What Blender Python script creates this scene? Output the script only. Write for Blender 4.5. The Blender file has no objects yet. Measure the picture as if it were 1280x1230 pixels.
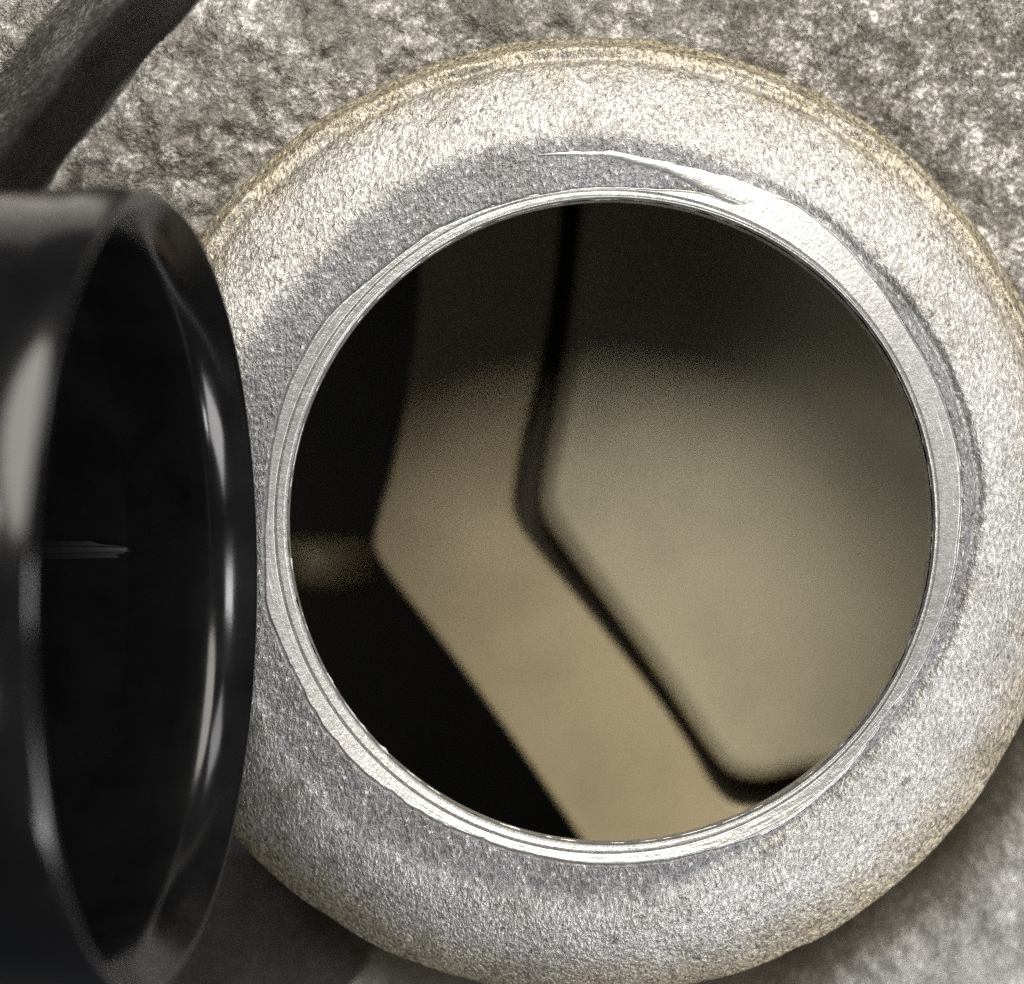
import bpy, bmesh, math, random
import numpy as np
from mathutils import Vector, Matrix
random.seed(4)
scene = bpy.context.scene
S = 0.004            # one drawing unit = 4 mm
D = 30.0             # camera height over the neck rim, in units

# ------------------------------------------------------------------ camera, light, exposure
cam_d = bpy.data.cameras.new('camera'); cam = bpy.data.objects.new('camera', cam_d)
scene.collection.objects.link(cam); scene.camera = cam
cam.location = (0, 0, D * S)
cam_d.sensor_width = 36; cam_d.sensor_fit = 'HORIZONTAL'
cam_d.lens = 36 * D / 12.8
cam_d.clip_start = 0.002; cam_d.clip_end = 5
cam_d.dof.use_dof = True; cam_d.dof.focus_distance = D * S; cam_d.dof.aperture_fstop = 30

world = bpy.data.worlds.new('World'); scene.world = world; world.use_nodes = True
bg = world.node_tree.nodes['Background']
bg.inputs[0].default_value = (0.80, 0.86, 1.0, 1); bg.inputs[1].default_value = 0.05

def area(name, tilt_dir, tilt, dist, sx, sy, power, col):
    """rectangular lamp aimed at the opening; tilt degrees off the axis towards compass tilt_dir (0 = right, 90 = top)"""
    l = bpy.data.lights.new(name, 'AREA'); l.shape = 'RECTANGLE'
    l.size = sx * S; l.size_y = sy * S; l.energy = power; l.color = col
    o = bpy.data.objects.new(name, l); scene.collection.objects.link(o)
    t, a = math.radians(tilt), math.radians(tilt_dir)
    p = Vector((math.sin(t) * math.cos(a), math.sin(t) * math.sin(a), math.cos(t))) * dist
    tgt = Vector((1.2, -0.4, 0))
    o.location = (p + tgt) * S
    o.rotation_euler = (-p).to_track_quat('-Z', 'Y').to_euler()
    return o
area('key_lamp', 91, 40, 62, 48, 60, 1.24, (1.0, 0.95, 0.86)).data.shape = 'ELLIPSE'
area('side_lamp', 0, 54, 60, 12, 20, 0.28, (1.0, 0.98, 0.97))
area('low_right_lamp', 312, 66, 60, 30, 24, 0.46, (1.0, 0.98, 0.97))
area('high_right_lamp', 42, 66, 60, 22, 20, 0.18, (1.0, 0.98, 0.97))
area('low_lamp', 284, 58, 60, 8, 8, 0.09, (0.95, 0.97, 1.0))
area('left_lamp', 146, 33, 60, 9, 11, 0.085, (1.0, 0.97, 0.92))
area('low_left_lamp', 216, 36, 60, 6, 5, 0.03, (0.96, 0.98, 1.0))
vs = scene.view_settings
vs.view_transform = 'Standard'; vs.look = 'None'; vs.exposure = 0.0; vs.gamma = 1.0; vs.use_curve_mapping = False
scene.cycles.use_denoising = False
scene.cycles.max_bounces = 8

# ------------------------------------------------------------------ helpers
def P(px, py, z=0.0):
    """photo pixel -> point at height z"""
    k = (D - z) / D
    return np.array([(px - 640) / 100 * k, (615 - py) / 100 * k, z])

def link_mesh(name, verts, faces, mat, parent=None, smooth=True):
    verts = np.asarray(verts, float) * S
    me = bpy.data.meshes.new(name)
    if isinstance(faces, np.ndarray):
        n, k = faces.shape
        me.vertices.add(len(verts)); me.vertices.foreach_set('co', verts.ravel().astype(np.float32))
        me.loops.add(n * k); me.loops.foreach_set('vertex_index', faces.ravel().astype(np.int32))
        me.polygons.add(n)
        me.polygons.foreach_set('loop_start', np.arange(0, n * k, k, dtype=np.int32))
        me.polygons.foreach_set('loop_total', np.full(n, k, dtype=np.int32))
        me.update(calc_edges=True); me.validate()
    else:
        me.from_pydata([tuple(v) for v in verts], [], [tuple(f) for f in faces]); me.update()
    me.polygons.foreach_set('use_smooth', np.full(len(me.polygons), smooth, dtype=bool))
    me.materials.append(mat)
    o = bpy.data.objects.new(name, me); scene.collection.objects.link(o)
    if parent: attach(o, parent)
    return o
def attach(o, parent):
    o.parent = parent
    root = parent
    m = Matrix.Identity(4)
    while root is not None:
        m = Matrix.Translation(root.location) @ m if root.type == 'EMPTY' else m
        root = root.parent
    o.matrix_parent_inverse = m.inverted()
def thing(name, label, cat, loc):
    e = bpy.data.objects.new(name, None); scene.collection.objects.link(e)
    e.empty_display_size = 0.005; e.location = Vector(loc) * S
    e['label'] = label; e['category'] = cat
    return e
def bm_object(name, bm, mat, parent=None, smooth=True):
    bmesh.ops.scale(bm, vec=(S, S, S), verts=bm.verts)
    me = bpy.data.meshes.new(name); bm.to_mesh(me); bm.free()
    me.polygons.foreach_set('use_smooth', np.full(len(me.polygons), smooth, dtype=bool))
    me.materials.append(mat)
    o = bpy.data.objects.new(name, me); scene.collection.objects.link(o)
    if parent: attach(o, parent)
    return o

_r = np.random.RandomState(11); _T = _r.rand(256, 256)
def vnoise(x, y):
    xi = np.floor(x).astype(int); yi = np.floor(y).astype(int); fx = x - xi; fy = y - yi
    fx = fx * fx * (3 - 2 * fx); fy = fy * fy * (3 - 2 * fy)
    g = lambda a, b: _T[a % 256, b % 256]
    return (g(xi, yi) * (1 - fx) + g(xi + 1, yi) * fx) * (1 - fy) + (g(xi, yi + 1) * (1 - fx) + g(xi + 1, yi + 1) * fx) * fy - 0.5
def fbm(x, y, f, o=3):
    s = 0; a = 1.0
    for k in range(o):
        s = s + a * vnoise(x * f + 17.3 * k, y * f - 9.1 * k); f *= 2.03; a *= 0.5
    return s
def sstep(a, b, x):
    t = np.clip((x - a) / (b - a), 0, 1); return t * t * (3 - 2 * t)

# ------------------------------------------------------------------ materials
class NT:
    def __init__(s, name):
        s.m = bpy.data.materials.new(name); s.m.use_nodes = True; s.t = s.m.node_tree
        s.b = s.t.nodes['Principled BSDF']
        s.co = s.t.nodes.new('ShaderNodeTexCoord')
    def n(s, kind, **kw):
        x = s.t.nodes.new('ShaderNode' + kind)
        for k, v in kw.items():
            if k in x.inputs: x.inputs[k].default_value = v
            else: setattr(x, k, v)
        return x
    def l(s, a, b): s.t.links.new(a, b)
    def noise(s, scale, detail=3, rough=0.55, stretch=(1, 1, 1), dist=0.0):
        mp = s.n('Mapping'); mp.inputs['Scale'].default_value = [v / S for v in stretch]
        s.l(s.co.outputs['Object'], mp.inputs['Vector'])
        x = s.n('TexNoise', Scale=scale, Detail=detail, Roughness=rough, Distortion=dist)
        s.l(mp.outputs[0], x.inputs['Vector']); return x.outputs['Fac']
    def voro(s, scale, stretch=(1, 1, 1), out='Color', rnd=1.0):
        mp = s.n('Mapping'); mp.inputs['Scale'].default_value = [v / S for v in stretch]
        s.l(s.co.outputs['Object'], mp.inputs['Vector'])
        x = s.n('TexVoronoi', Scale=scale, Randomness=rnd)
        s.l(mp.outputs[0], x.inputs['Vector']); return x.outputs[out]
    def ramp(s, fac, stops):
        r = s.n('ValToRGB'); e = r.color_ramp.elements
        while len(e) < len(stops): e.new(0.5)
        for k, (p, c) in enumerate(stops):
            e[k].position = p; e[k].color = (*c, 1) if len(c) == 3 else c
        s.l(fac, r.inputs[0]); return r.outputs[0]
    def mix(s, fac, a, b, mode='MIX'):
        x = s.n('Mix', data_type='RGBA', blend_type=mode)
        for sock, v in ((x.inputs[0], fac), (x.inputs[6], a), (x.inputs[7], b)):
            if hasattr(v, 'is_linked'): s.l(v, sock)
            else: sock.default_value = v if not isinstance(v, tuple) else ((*v, 1) if len(v) == 3 else v)
        return x.outputs[2]
    def math(s, op, a, b=0.0):
        x = s.n('Math', operation=op)
        for sock, v in ((x.inputs[0], a), (x.inputs[1], b)):
            if hasattr(v, 'is_linked'): s.l(v, sock)
            else: sock.default_value = v
        return x.outputs[0]
    def bump(s, h, strength, dist, normal=None):
        x = s.n('Bump', Strength=strength, Distance=dist * S)
        s.l(h, x.inputs['Height'])
        if normal is not None: s.l(normal, x.inputs['Normal'])
        return x.outputs[0]
    def set(s, **kw):
        for k, v in kw.items():
            sock = s.b.inputs[k.replace('_', ' ')]
            if hasattr(v, 'is_linked'): s.l(v, sock)
            else: sock.default_value = (*v, 1) if isinstance(v, tuple) and len(v) == 3 else v
        return s.m

def cast_coarse():
    t = NT('coarse_cast_aluminium')
    at = t.n('Attribute', attribute_name='grain'); gr = at.outputs['Fac']          # 1 = coarse as-cast skin, 0 = smooth skin
    big = t.noise(0.9, 3, 0.6); mid = t.noise(5.5, 4, 0.7, dist=0.6); fine = t.noise(16, 3, 0.75)
    pat = t.math('ADD', t.math('MULTIPLY', mid, 0.55), t.math('ADD', t.math('MULTIPLY', fine, 0.50), t.math('MULTIPLY', big, 0.40)))
    col = t.ramp(pat, [(0.60, (0.055, 0.050, 0.040)), (0.70, (0.115, 0.105, 0.089)), (0.785, (0.24, 0.226, 0.205)), (0.88, (0.62, 0.60, 0.57))])
    smooth = t.ramp(t.math('ADD', t.math('MULTIPLY', mid, 0.4), t.math('MULTIPLY', big, 0.6)), [(0.35, (0.17, 0.165, 0.155)), (0.65, (0.32, 0.315, 0.305))])
    col = t.mix(gr, smooth, col)
    b1 = t.n('Bump', Distance=0.12 * S); t.l(t.noise(7, 4, 0.7), b1.inputs['Height']); t.l(t.math('ADD', t.math('MULTIPLY', gr, 0.5), 0.08), b1.inputs['Strength'])
    b2 = t.n('Bump', Distance=0.05 * S); t.l(fine, b2.inputs['Height']); t.l(t.math('ADD', t.math('MULTIPLY', gr, 0.75), 0.15), b2.inputs['Strength'])
    t.l(b1.outputs[0], b2.inputs['Normal'])
    return t.set(Base_Color=col, Metallic=0.65, Roughness=t.ramp(fine, [(0.3, (0.30,) * 3), (0.7, (0.52,) * 3)]), Normal=b2.outputs[0])
def cast_fine(name='fine_cast_aluminium'):
    t = NT(name)
    g = t.noise(22, 3, 0.65, (1, 0.55, 1), 0.3); big = t.noise(2.2, 4, 0.6)
    col = t.ramp(g, [(0.28, (0.17, 0.168, 0.164)), (0.5, (0.325, 0.321, 0.314)), (0.70, (0.52, 0.515, 0.50))])
    # oily yellow-brown staining that collects along the outer edge of the neck (radius about the bore centre)
    sep = t.n('SeparateXYZ'); t.l(t.co.outputs['Object'], sep.inputs[0])
    dx = t.math('SUBTRACT', t.math('DIVIDE', sep.outputs[0], S), 1.01); dy = t.math('SUBTRACT', t.math('DIVIDE', sep.outputs[1], S), -0.347)
    rr = t.math('SQRT', t.math('ADD', t.math('MULTIPLY', dx, dx), t.math('MULTIPLY', dy, dy)))
    rn = t.math('ADD', rr, t.math('MULTIPLY', t.math('SUBTRACT', big, 0.5), 0.9))
    st = t.n('MapRange', interpolation_type='SMOOTHSTEP'); t.l(rn, st.inputs[0])
    st.inputs[1].default_value = 5.3; st.inputs[2].default_value = 6.3
    col = t.mix(st.outputs[0], col, t.ramp(g, [(0.36, (0.10, 0.075, 0.045)), (0.60, (0.44, 0.39, 0.27))]))
    # flat die-cast face: bluer skin, plus shading and sparse glints painted into its colour
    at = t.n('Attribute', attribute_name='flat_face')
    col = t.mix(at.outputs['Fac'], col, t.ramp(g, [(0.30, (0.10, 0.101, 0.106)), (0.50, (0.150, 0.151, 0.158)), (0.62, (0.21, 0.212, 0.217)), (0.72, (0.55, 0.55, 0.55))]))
    soil = t.ramp(t.noise(1.4, 5, 0.7), [(0.34, (0.76, 0.74, 0.70)), (0.52, (1, 1, 1))])
    col = t.mix(1.0, col, soil, 'MULTIPLY')
    n0 = t.bump(t.noise(9, 3, 0.6), 0.35, 0.05)
    pit = t.ramp(t.noise(7, 4, 0.7), [(0.33, (1, 1, 1)), (0.41, (0, 0, 0))])
    col = t.mix(t.math('MULTIPLY', pit, 0.75), col, (0.06, 0.055, 0.05))
    n1 = t.bump(g, 1.0, 0.032, n0)
    return t.set(Base_Color=col, Metallic=0.62, Roughness=0.38, Normal=n1)
def machined():
    t = NT('machined_aluminium')
    g = t.noise(9, 4, 0.75)
    col = t.ramp(g, [(0.35, (0.31, 0.31, 0.308)), (0.65, (0.42, 0.418, 0.412))])
    sep = t.n('SeparateXYZ'); t.l(t.co.outputs['Object'], sep.inputs[0])
    dx = t.math('SUBTRACT', t.math('DIVIDE', sep.outputs[0], S), 1.23); dy = t.math('SUBTRACT', t.math('DIVIDE', sep.outputs[1], S), -0.375)
    rr = t.math('SQRT', t.math('ADD', t.math('MULTIPLY', dx, dx), t.math('MULTIPLY', dy, dy)))
    ln = t.n('TexNoise', noise_dimensions='1D', Scale=34.0, Detail=2.0); t.l(rr, ln.inputs['W'])       # turning marks
    n1 = t.bump(ln.outputs['Fac'], 0.20, 0.012)
    n2 = t.bump(t.noise(16, 3, 0.7), 0.28, 0.025, n1)
    return t.set(Base_Color=col, Metallic=0.8, Roughness=0.36, Normal=n2)
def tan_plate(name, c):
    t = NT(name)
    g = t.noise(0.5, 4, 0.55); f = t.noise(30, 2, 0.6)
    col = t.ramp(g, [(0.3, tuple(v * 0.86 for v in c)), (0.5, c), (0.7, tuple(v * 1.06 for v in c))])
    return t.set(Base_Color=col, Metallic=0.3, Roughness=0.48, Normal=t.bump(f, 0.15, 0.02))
def black_plastic(name='black_plastic', extra=0.0):
    t = NT(name)
    f = t.noise(16, 3, 0.6); g = t.noise(1.2, 3)
    return t.set(Base_Color=t.ramp(g, [(0.3, (0.003, 0.003, 0.0033)), (0.7, (0.006, 0.006, 0.0063))]), Roughness=t.ramp(g, [(0.3, (0.13 + extra,) * 3), (0.7, (0.20 + extra,) * 3)]),
                 Normal=t.bump(f, 0.05, 0.01), IOR=1.48, Specular_IOR_Level=0.36)
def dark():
    t = NT('oily_shade_metal')  # oily metal kept near black: cavity shade put into the colour, cutting bounce
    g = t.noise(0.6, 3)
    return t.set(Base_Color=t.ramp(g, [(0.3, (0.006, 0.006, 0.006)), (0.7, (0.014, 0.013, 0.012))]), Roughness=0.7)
M_COARSE, M_FINE, M_MACH, M_TAN, M_BLACK, M_DARK = cast_coarse(), cast_fine(), machined(), tan_plate('oil_filmed_strip', (0.41, 0.34, 0.215)), black_plastic(), dark()

M_RIB = black_plastic('dull_black_plastic', 0.38); M_FLOOR = tan_plate('dark_groove_tan', (0.075, 0.062, 0.04)); M_TAN2 = tan_plate('oil_filmed_panel', (0.50, 0.45, 0.31))
# ------------------------------------------------------------------ cavity under the cover
cav_v = []
X0, X1, Z0, Z1 = -13.9, 13.9, -34.0, -4.6
cav_v = [(X0, X0, Z0), (X1, X0, Z0), (X1, X1, Z0), (X0, X1, Z0), (X0, X0, Z1), (X1, X0, Z1), (X1, X1, Z1), (X0, X1, Z1)]
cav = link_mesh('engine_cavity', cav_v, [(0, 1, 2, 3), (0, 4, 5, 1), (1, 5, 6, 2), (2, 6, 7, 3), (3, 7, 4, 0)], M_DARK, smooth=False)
cav['kind'] = 'structure'

# ------------------------------------------------------------------ engine cover with filler neck
C = np.array([1.23, -0.375])         # bore centre
R0 = 4.035                           # bore radius
cover = thing('engine_cover', 'rough cast aluminium engine cover with round open oil filler neck', 'engine cover', (C[0], C[1], -1.5))

def polar(points, w=0.09):
    """pixel points on the rim plane -> periodic radius function of angle round the bore centre"""
    a = []
    for px, py in points:
        q = P(px, py)[:2] - C
        a.append((math.atan2(q[1], q[0]), math.hypot(*q)))
    a.sort(); th = np.array([x[0] for x in a]); rr = np.array([x[1] for x in a])
    th = np.concatenate([th - 2 * math.pi, th, th + 2 * math.pi]); rr = np.tile(rr, 3)
    def f(t):
        # smooth the polyline by averaging over a small window
        t = (np.asarray(t) + math.pi) % (2 * math.pi) - math.pi
        return sum(np.interp(t + d, th, rr) for d in (-w, -w / 2, 0, w / 2, w)) / 5
    return f
Rg = polar([(1225, 640), (1210, 520), (1137, 380), (1068, 310), (1000, 255), (900, 205), (765, 168), (640, 180), (510, 230), (460, 265), (410, 310), (312, 430), (270, 620), (300, 820),
            (1210, 720), (1165, 840), (1092, 940), (763, 1128), (375, 971), (433, 1034), (527, 1085), (640, 1115), (870, 1098), (1006, 1020)])
seat_out = polar([(740, 236), (820, 237), (880, 241), (925, 258), (600, 262), (540, 287), (495, 320), (450, 357), (412, 390), (355, 490), (332, 620), (329, 700), (331, 758), (358, 825), (391, 890), (421, 933), (451, 964), (486, 991), (522, 1016), (597, 1050), (670, 1072),
                  (763, 1083), (880, 1067), (970, 1036), (1070, 951), (1108, 896), (1144, 849), (1167, 799), (1187, 746), (1199, 673), (1203, 600), (1190, 530), (1130, 405), (1090, 345), (1040, 290), (990, 250), (965, 244)], 0.03)
CB = np.array([1.011, -0.347]); RB = 6.15
def Rb(t):
    d = CB - C; u = np.cos(t) * d[0] + np.sin(t) * d[1]
    return u + np.sqrt(np.maximum(RB ** 2 - (d @ d) + u * u, 0.1))

def face_base(x, y):
    z = -1.12 - 0.17 * (5.6 - y) * sstep(7.5, 4.0, y) - 1.25 * np.clip(-0.8 * x + 0.6 * y + 2.3, 0, 3.5) * sstep(0.3, -0.8, x) * sstep(-1.0, -2.5, y)
    # valley and raised border in the upper left corner
    ax, ay = P(70, 210, -1.1)[:2]; bx, by = P(232, 20, -1.1)[:2]
    L = math.hypot(bx - ax, by - ay); nx, ny = -(by - ay) / L, (bx - ax) / L
    d = (x - ax) * nx + (y - ay) * ny
    d = d + 0.16 * fbm(x, y, 0.9, 2)
    z = z - 3.0 * sstep(0.0, 0.16, d) + 4.5 * sstep(0.72, 0.90, d)
    return z, d
# machined seat: smooth ring whose outer edge wanders where the cutter ran out into the casting
def jag(t):
    q = sstep(-2.95, -2.5, np.where(t > math.pi, t - 2 * math.pi, t)) * sstep(-1.7, -2.0, np.where(t > math.pi, t - 2 * math.pi, t))
    return 0.012 * fbm(np.cos(t) * 9, np.sin(t) * 9, 2.0, 3) + 0.022 * q * fbm(np.cos(t) * 20, np.sin(t) * 20, 2.0, 2)
def seat_r(t): return np.maximum(seat_out(t) + jag(t), 4.185)
def cast_z(r, t):
    """height of the neck casting"""
    x = C[0] + r * np.cos(t); y = C[1] + r * np.sin(t)
    g = Rg(t) + 0.06 * fbm(x, y, 1.2, 2); b = Rb(t) + 0.03 * fbm(x, y, 1.7, 3)
    s = np.clip((r - g) / np.maximum(b - g, 0.2), 0, 1.2)
    up = sstep(-0.35, 0.25, np.sin(t))
    rt = sstep(0.1, 0.8, np.cos(t + 0.1))
    z = -0.02 - (0.60 - 0.25 * up) * np.sqrt(s * s + 0.01) + 0.06 - (0.40 - 0.12 * up) * s ** 3
    z = z - 0.075 * rt * np.exp(-((r - g + 0.03) / 0.06) ** 2)
    z = z + up * (0.75 + 0.9 * fbm(x, y, 2.5, 3)) * (0.075 * np.exp(-((r - b + 0.16) / 0.06) ** 2) - 0.055 * np.exp(-((r - b + 0.32) / 0.06) ** 2))
    z = z - 4.2 * sstep(0.0, 0.22, r - b) 
    z = z + 0.020 * fbm(x, y, 2.0, 2) * sstep(0.0, 0.2, s) + 0.009 * fbm(x, y, 7.0, 3) - 0.3 * sstep(0.05, 0.03, r - seat_r(t) + 0.06)
    return z
NTH = 1600
def polar_grid(name, r_in, r_out, nr, zf, mat, parent, power=1.0):
    t = np.linspace(0, 2 * math.pi, NTH, endpoint=False)
    ri = r_in(t); ro = r_out(t)
    k = np.linspace(0, 1, nr)[:, None] ** power
    r = ri[None] * (1 - k) + ro[None] * k; T = np.broadcast_to(t[None], r.shape)
    z = zf(r, T)
    v = np.stack([C[0] + r * np.cos(T), C[1] + r * np.sin(T), z], -1).reshape(-1, 3)
    i = np.arange(nr - 1)[:, None] * NTH; j = np.arange(NTH)[None]; j2 = (j + 1) % NTH
    f = np.stack([i + j, i + NTH + j, i + NTH + j2, i + j2], -1).reshape(-1, 4)
    return link_mesh(name, v, f, mat, parent)
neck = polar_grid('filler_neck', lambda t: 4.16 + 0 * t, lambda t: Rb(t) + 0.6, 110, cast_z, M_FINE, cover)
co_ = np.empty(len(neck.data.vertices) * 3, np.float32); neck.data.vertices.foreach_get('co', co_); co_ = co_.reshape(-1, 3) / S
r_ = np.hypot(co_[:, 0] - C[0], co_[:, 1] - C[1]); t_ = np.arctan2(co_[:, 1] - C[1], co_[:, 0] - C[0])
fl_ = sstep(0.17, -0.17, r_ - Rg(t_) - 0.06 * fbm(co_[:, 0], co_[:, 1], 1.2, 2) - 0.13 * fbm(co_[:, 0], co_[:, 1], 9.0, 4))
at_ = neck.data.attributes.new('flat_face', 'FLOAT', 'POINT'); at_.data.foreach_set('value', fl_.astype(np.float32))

def seat_cone(r, t):
    k = 0.30 * (0.5 - 0.5 * np.cos(t - 0.8)) - 0.10 * (0.5 + 0.5 * np.cos(t - 0.8))
    return 0.022 - k * np.clip(4.50 - r, -0.2, 0.6)
def groove_r(t): return 4.145 - 0.05 * np.cos(t)
def seat_z(r, t):
    o = seat_r(t)
    z = seat_cone(r, t)
    z = z - 0.035 * np.exp(-((r - groove_r(t)) / 0.010) ** 2)
    z = z - 0.014 * np.exp(-((r - 4.072) / 0.008) ** 2)
    z = z - 0.03 * sstep(0.04, 0.0, o - r)                         # outer edge sinks into the cast face
    z = z - 0.07 * sstep(4.065, R0, r)
    return z + 0.002 * fbm(r * 6, t * 3, 6.0, 2)
seat = polar_grid('machined_seat', lambda t: R0 + (0.010 + 0.030 * sstep(0.5, 0.9, np.cos(t - 3.75))) * fbm(np.cos(t) * 12, np.sin(t) * 12, 2, 3), seat_r, 60, seat_z, M_MACH, cover)

# run-out crescent of the cutter on the upper right of the cast face
cr_o = [(672, 194), (690, 190), (765, 187), (840, 202), (920, 221), (990, 249), (1020, 272)]
cr_i = [(672, 195), (690, 195), (765, 198), (830, 215), (870, 234), (925, 262), (965, 280), (1000, 305)]
def dense(pts, n):
    a = np.array([P(*p)[:2] for p in pts]); d = np.r_[0, np.cumsum(np.hypot(*np.diff(a, axis=0).T))]; d /= d[-1]
    u = np.linspace(0, 1, n); q = np.stack([np.interp(u, d, a[:, 0]), np.interp(u, d, a[:, 1])], -1)
    for _ in range(14): q[1:-1] = (q[:-2] + 2 * q[1:-1] + q[2:]) / 4
    return q
NC, NW = 220, 14
o_, i_ = dense(cr_o, NC), dense(cr_i, NC)
jt = np.array([0.018 * fbm(np.array([k * .11]), np.array([3.0]), 1.0, 3)[0] for k in range(NC)])
nrm = (o_ - C) / np.linalg.norm(o_ - C, axis=1)[:, None]
o_ = o_ + nrm * jt[:, None]; i_ = i_ - nrm * jt[::-1][:, None] * 0.6
cv = []
for k in range(NW):
    w = k / (NW - 1); q = i_ * (1 - w) + o_ * w
    rq = np.hypot(*(q - C).T); tq = np.arctan2(q[:, 1] - C[1], q[:, 0] - C[0])
    e = 0.03 * (1 - math.sin(math.pi * w) ** 0.5)
    cv.append(np.c_[q, seat_cone(rq, tq) + 0.004 - e - 0.12 * np.clip(np.linspace(0, 1, NC) - 0.75, 0, 1)])
cv = np.concatenate(cv)
ii = np.arange(NW - 1)[:, None] * NC; jj = np.arange(NC - 1)[None]
link_mesh('machined_crescent', cv, np.stack([ii + jj, ii + jj + 1, ii + NC + jj + 1, ii + NC + jj], -1).reshape(-1, 4), M_MACH, cover)

# bore wall, then the rough underside opening out into the dark
def bore(name, prof, mat):
    nr = len(prof); t = np.linspace(0, 2 * math.pi, NTH, endpoint=False)
    v = np.concatenate([np.c_[C[0] + r * np.cos(t), C[1] + r * np.sin(t), z + 0 * t] for r, z in prof])
    i = np.arange(nr - 1)[:, None] * NTH; j = np.arange(NTH)[None]; j2 = (j + 1) % NTH
    return link_mesh(name, v, np.stack([i + j, i + j2, i + NTH + j2, i + NTH + j], -1).reshape(-1, 4), mat, cover)
bore('bore_wall', [(R0 + 0.012, -0.18), (R0 + 0.010, -0.4), (R0 + 0.02, -0.5), (R0 + 0.06, -0.55)], M_FINE)
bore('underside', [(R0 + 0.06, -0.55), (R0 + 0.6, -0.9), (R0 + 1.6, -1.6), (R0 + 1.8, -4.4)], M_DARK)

# cover face
core = np.arange(-7.7, 7.71, 0.045)
gx = np.concatenate([np.linspace(-14, -7.9, 16), core, np.linspace(7.9, 14, 16)])
gy = gx
X, Y = np.meshgrid(gx, gy)
rr = np.hypot(X - C[0], Y - C[1]); tt = np.arctan2(Y - C[1], X - C[0]); db = rr - Rb(tt)
Z, dv = face_base(X, Y)
wob = 0.9 * fbm(X, Y, 0.8, 3)
rough = np.clip(sstep(0.10, -0.15, dv + 0.2 * wob) + sstep(0.75, 0.85, dv) - sstep(1.3, 1.5, dv), 0, 1) * (0.12 + 0.20 * sstep(2.0, 4.0, X + wob) + 0.68 * sstep(-3.5, -0.8, Y + wob))
Z = Z + rough * (0.12 * fbm(X, Y, 1.3, 3) + 0.10 * fbm(X, Y, 5.0, 3)) + 0.03 * fbm(X, Y, 1.5, 2)
Z = Z - 1.9 * np.exp(-(np.maximum(db - 0.1, 0) / 0.55) ** 1.5) * sstep(0.3, -0.3, np.sin(tt))
nX = len(gx)
i = np.arange(len(gy) - 1)[:, None] * nX; j = np.arange(nX - 1)[None]
F = np.stack([i + j, i + j + 1, i + nX + j + 1, i + nX + j], -1).reshape(-1, 4)
keep = (db.ravel()[F] > -0.35).all(1)
face = link_mesh('cover_face', np.stack([X, Y, Z], -1).reshape(-1, 3), F[keep], M_COARSE, cover)

at_ = face.data.attributes.new('grain', 'FLOAT', 'POINT'); at_.data.foreach_set('value', rough.ravel().astype(np.float32))

# ------------------------------------------------------------------ baffles inside
def smooth_closed(pts, n=3, rounds=2):
    a = np.array(pts, float)
    for _ in range(rounds):
        b = np.roll(a, -1, 0); a = np.stack([a * .75 + b * .25, a * .25 + b * .75], 1).reshape(-1, 2)
    return a
def slab(name, px_pts, z, thick, bev, mat, parent=None):
    pts = smooth_closed(px_pts)
    bm = bmesh.new()
    vs_ = [bm.verts.new(tuple(P(x, y, z))) for x, y in pts]
    f = bm.faces.new(vs_); f.normal_update()
    if f.normal.z < 0: f.normal_flip()
    ext = bmesh.ops.extrude_face_region(bm, geom=[f])
    nv = [g for g in ext['geom'] if isinstance(g, bmesh.types.BMVert)]
    bmesh.ops.translate(bm, vec=(0, 0, -thick), verts=nv)
    bmesh.ops.recalc_face_normals(bm, faces=bm.faces)
    top = [e for e in bm.edges if all(abs(v.co.z - z) < 1e-4 for v in e.verts)]
    bmesh.ops.bevel(bm, geom=top, offset=bev, segments=6, affect='EDGES', profile=0.5, clamp_overlap=True)
    return bm_object(name, bm, mat, parent)
ZB = -7.0
left_pts = [(532, 60), (528, 250), (520, 400), (505, 500), (487, 590), (466, 660), (464, 690), (490, 727), (560, 815), (640, 925), (725, 1050), (860, 1250), (1320, 1250), (1320, 1000), (1180, 1002), (1000, 1004), (925, 1012), (893, 985),
            (864, 931), (804, 846), (725, 748), (660, 670), (643, 640), (646, 600), (660, 530), (680, 450), (696, 350), (707, 200), (713, 60)]
right_pts = [(738, 60), (731, 200), (718, 350), (703, 450), (687, 530), (675, 600), (673, 640), (695, 676), (756, 756), (836, 866), (886, 942), (914, 975), (958, 982), (1010, 966), (1180, 945), (1330, 930), (1330, 60)]
bp = slab('baffle_plate', left_pts, ZB, 0.5, 0.10, M_TAN)
bp['label'] = 'tan oily bent strip plate, between the black gap and the dark groove inside the opening'; bp['category'] = 'baffle plate'
ip = slab('inner_panel', right_pts, ZB + 0.25, 0.8, 0.34, M_TAN2)
ip['label'] = 'wide tan smooth panel filling the right of the opening, edged by the dark groove'; ip['category'] = 'inner panel'
fl = slab('groove_floor', [(600, 60), (590, 400), (560, 600), (560, 660), (620, 750), (740, 900), (840, 1040), (1000, 1080), (1200, 1060), (1200, 900), (1000, 900), (900, 780), (780, 620), (780, 500), (820, 60)], ZB - 1.1, 0.2, 0.02, M_FLOOR, ip)  # floor slab added in a dark plate tan so the groove isn't black
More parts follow.
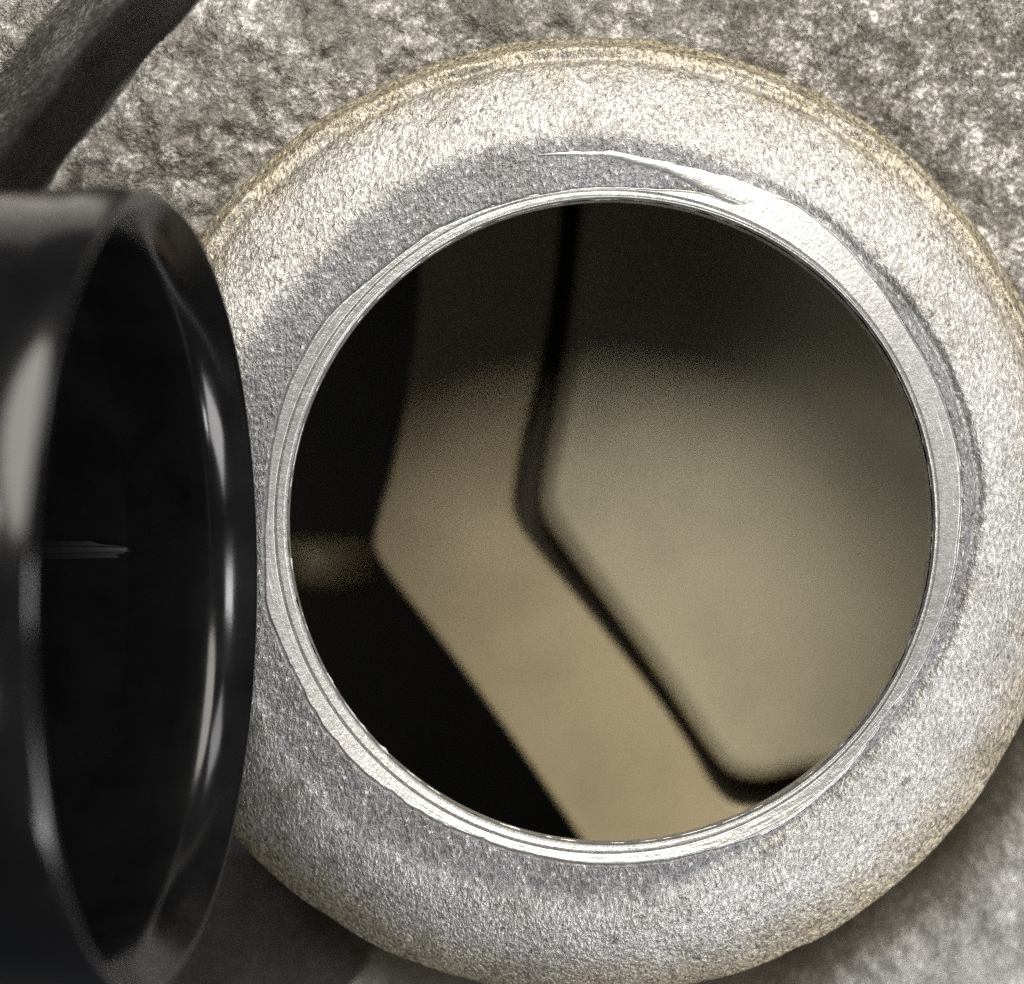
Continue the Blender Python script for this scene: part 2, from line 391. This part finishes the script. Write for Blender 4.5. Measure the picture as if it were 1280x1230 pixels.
# dim cross rod deeper down on the left
a, b = P(300, 702, -11), P(468, 706, -11)
bm = bmesh.new(); N = 24; rad = 0.46; L = 10
rings = []
for k in range(2):
    p = a if k == 0 else b
    rings.append([bm.verts.new((p[0], p[1] + rad * math.cos(q * 2 * math.pi / N), p[2] + rad * math.sin(q * 2 * math.pi / N))) for q in range(N)])
for q in range(N): bm.faces.new((rings[0][q], rings[0][(q + 1) % N], rings[1][(q + 1) % N], rings[1][q]))
bm.faces.new(rings[0]); bm.faces.new(rings[1][::-1])
bmesh.ops.recalc_face_normals(bm, faces=bm.faces)
bmesh.ops.bevel(bm, geom=[e for e in bm.edges if len(set(round(v.co.x, 3) for v in e.verts)) == 1], offset=0.12, segments=3, affect='EDGES')
rod = bm_object('cross_rod', bm, M_TAN)
rod['label'] = 'short dim tan rod crossing the black gap at the left of the opening'; rod['category'] = 'rod'

# ------------------------------------------------------------------ black filler cap lying on its edge against the neck
BETA = math.radians(7.7)
CAPC = np.array([-3.69, -1.07, 4.42])
AX = np.array([math.cos(BETA), 0, math.sin(BETA)]); UY = np.array([0, 1.0, 0]); UW = np.cross(AX, UY)   # AX points out of the mouth
def capP(a, r, t): return CAPC + AX * a + r * (math.cos(t) * UW + math.sin(t) * UY)
cap = thing('filler_cap', 'black plastic oil filler cap standing on edge with its open mouth beside the neck', 'oil cap', tuple(capP(-1.5, 4.28, math.pi if UW[2] > 0 else 0)))
def lathe(name, prof, mat, parent, n=240, rf=None):
    v = []
    for a, r in prof:
        for k in range(n):
            t = 2 * math.pi * k / n
            v.append(capP(a, r * (rf(a, t) if rf else 1), t))
    m = len(prof)
    i = np.arange(m - 1)[:, None] * n; j = np.arange(n)[None]; j2 = (j + 1) % n
    return link_mesh(name, v, np.stack([i + j, i + j2, i + n + j2, i + n + j], -1).reshape(-1, 4), mat, parent)
def smooth_prof(p, rounds=2):
    a = np.array(p, float)
    for _ in range(rounds):
        q = a[:-1] * .75 + a[1:] * .25; w = a[:-1] * .25 + a[1:] * .75
        a = np.concatenate([a[:1], np.stack([q, w], 1).reshape(-1, 2), a[-1:]])
    return a
shell_prof = smooth_prof([(-1.6, 3.92), (-1.1, 3.82), (-0.8, 3.75), (-0.62, 3.735), (-0.46, 3.75), (-0.35, 3.80), (-0.24, 3.89), (-0.10, 4.06), (-0.03, 4.15), (-0.02, 4.20), (-0.09, 4.26), (-0.28, 4.305), (-0.55, 4.315), (-0.7, 4.29), (-2.2, 4.24), (-4.2, 4.18)])
lathe('skirt', shell_prof, M_BLACK, cap)
lathe('inner_wall', smooth_prof([(-1.6, 3.92), (-2.4, 3.95), (-3.2, 3.95), (-3.7, 3.85), (-3.8, 3.5), (-3.8, 0.02)]), M_BLACK, cap)
lathe('cap_top', smooth_prof([(-4.2, 4.18), (-4.45, 4.16), (-4.6, 4.0), (-4.62, 3.4), (-4.62, 0.02)]), M_BLACK, cap)
def bar(name, prof_pts, parent, mat):
    """small solid from two matching rings of points"""
    bm = bmesh.new(); A = [bm.verts.new(tuple(p)) for p in prof_pts[0]]; B = [bm.verts.new(tuple(p)) for p in prof_pts[1]]
    n = len(A)
    for k in range(n): bm.faces.new((A[k], A[(k + 1) % n], B[(k + 1) % n], B[k]))
    bm.faces.new(A); bm.faces.new(B[::-1])
    bmesh.ops.recalc_face_normals(bm, faces=bm.faces)
    bmesh.ops.bevel(bm, geom=bm.edges[:], offset=0.06, segments=3, affect='EDGES')
    return bm_object(name, bm, mat, parent)
# moulded rib along the far inner wall
def cp(a, w, y): return CAPC + AX * a + UW * w + UY * y
sgn = 1 if UW[2] > 0 else -1
bar('moulded_rib', [[cp(-3.7, sgn * -4.0, .20), cp(-3.7, sgn * -4.0, .50), cp(-3.7, sgn * -3.82, .46), cp(-3.7, sgn * -3.82, .24)],
                    [cp(-1.45, sgn * -4.0, .24), cp(-1.45, sgn * -4.0, .48), cp(-1.6, sgn * -3.86, .44), cp(-1.6, sgn * -3.86, .28)]], cap, M_RIB)
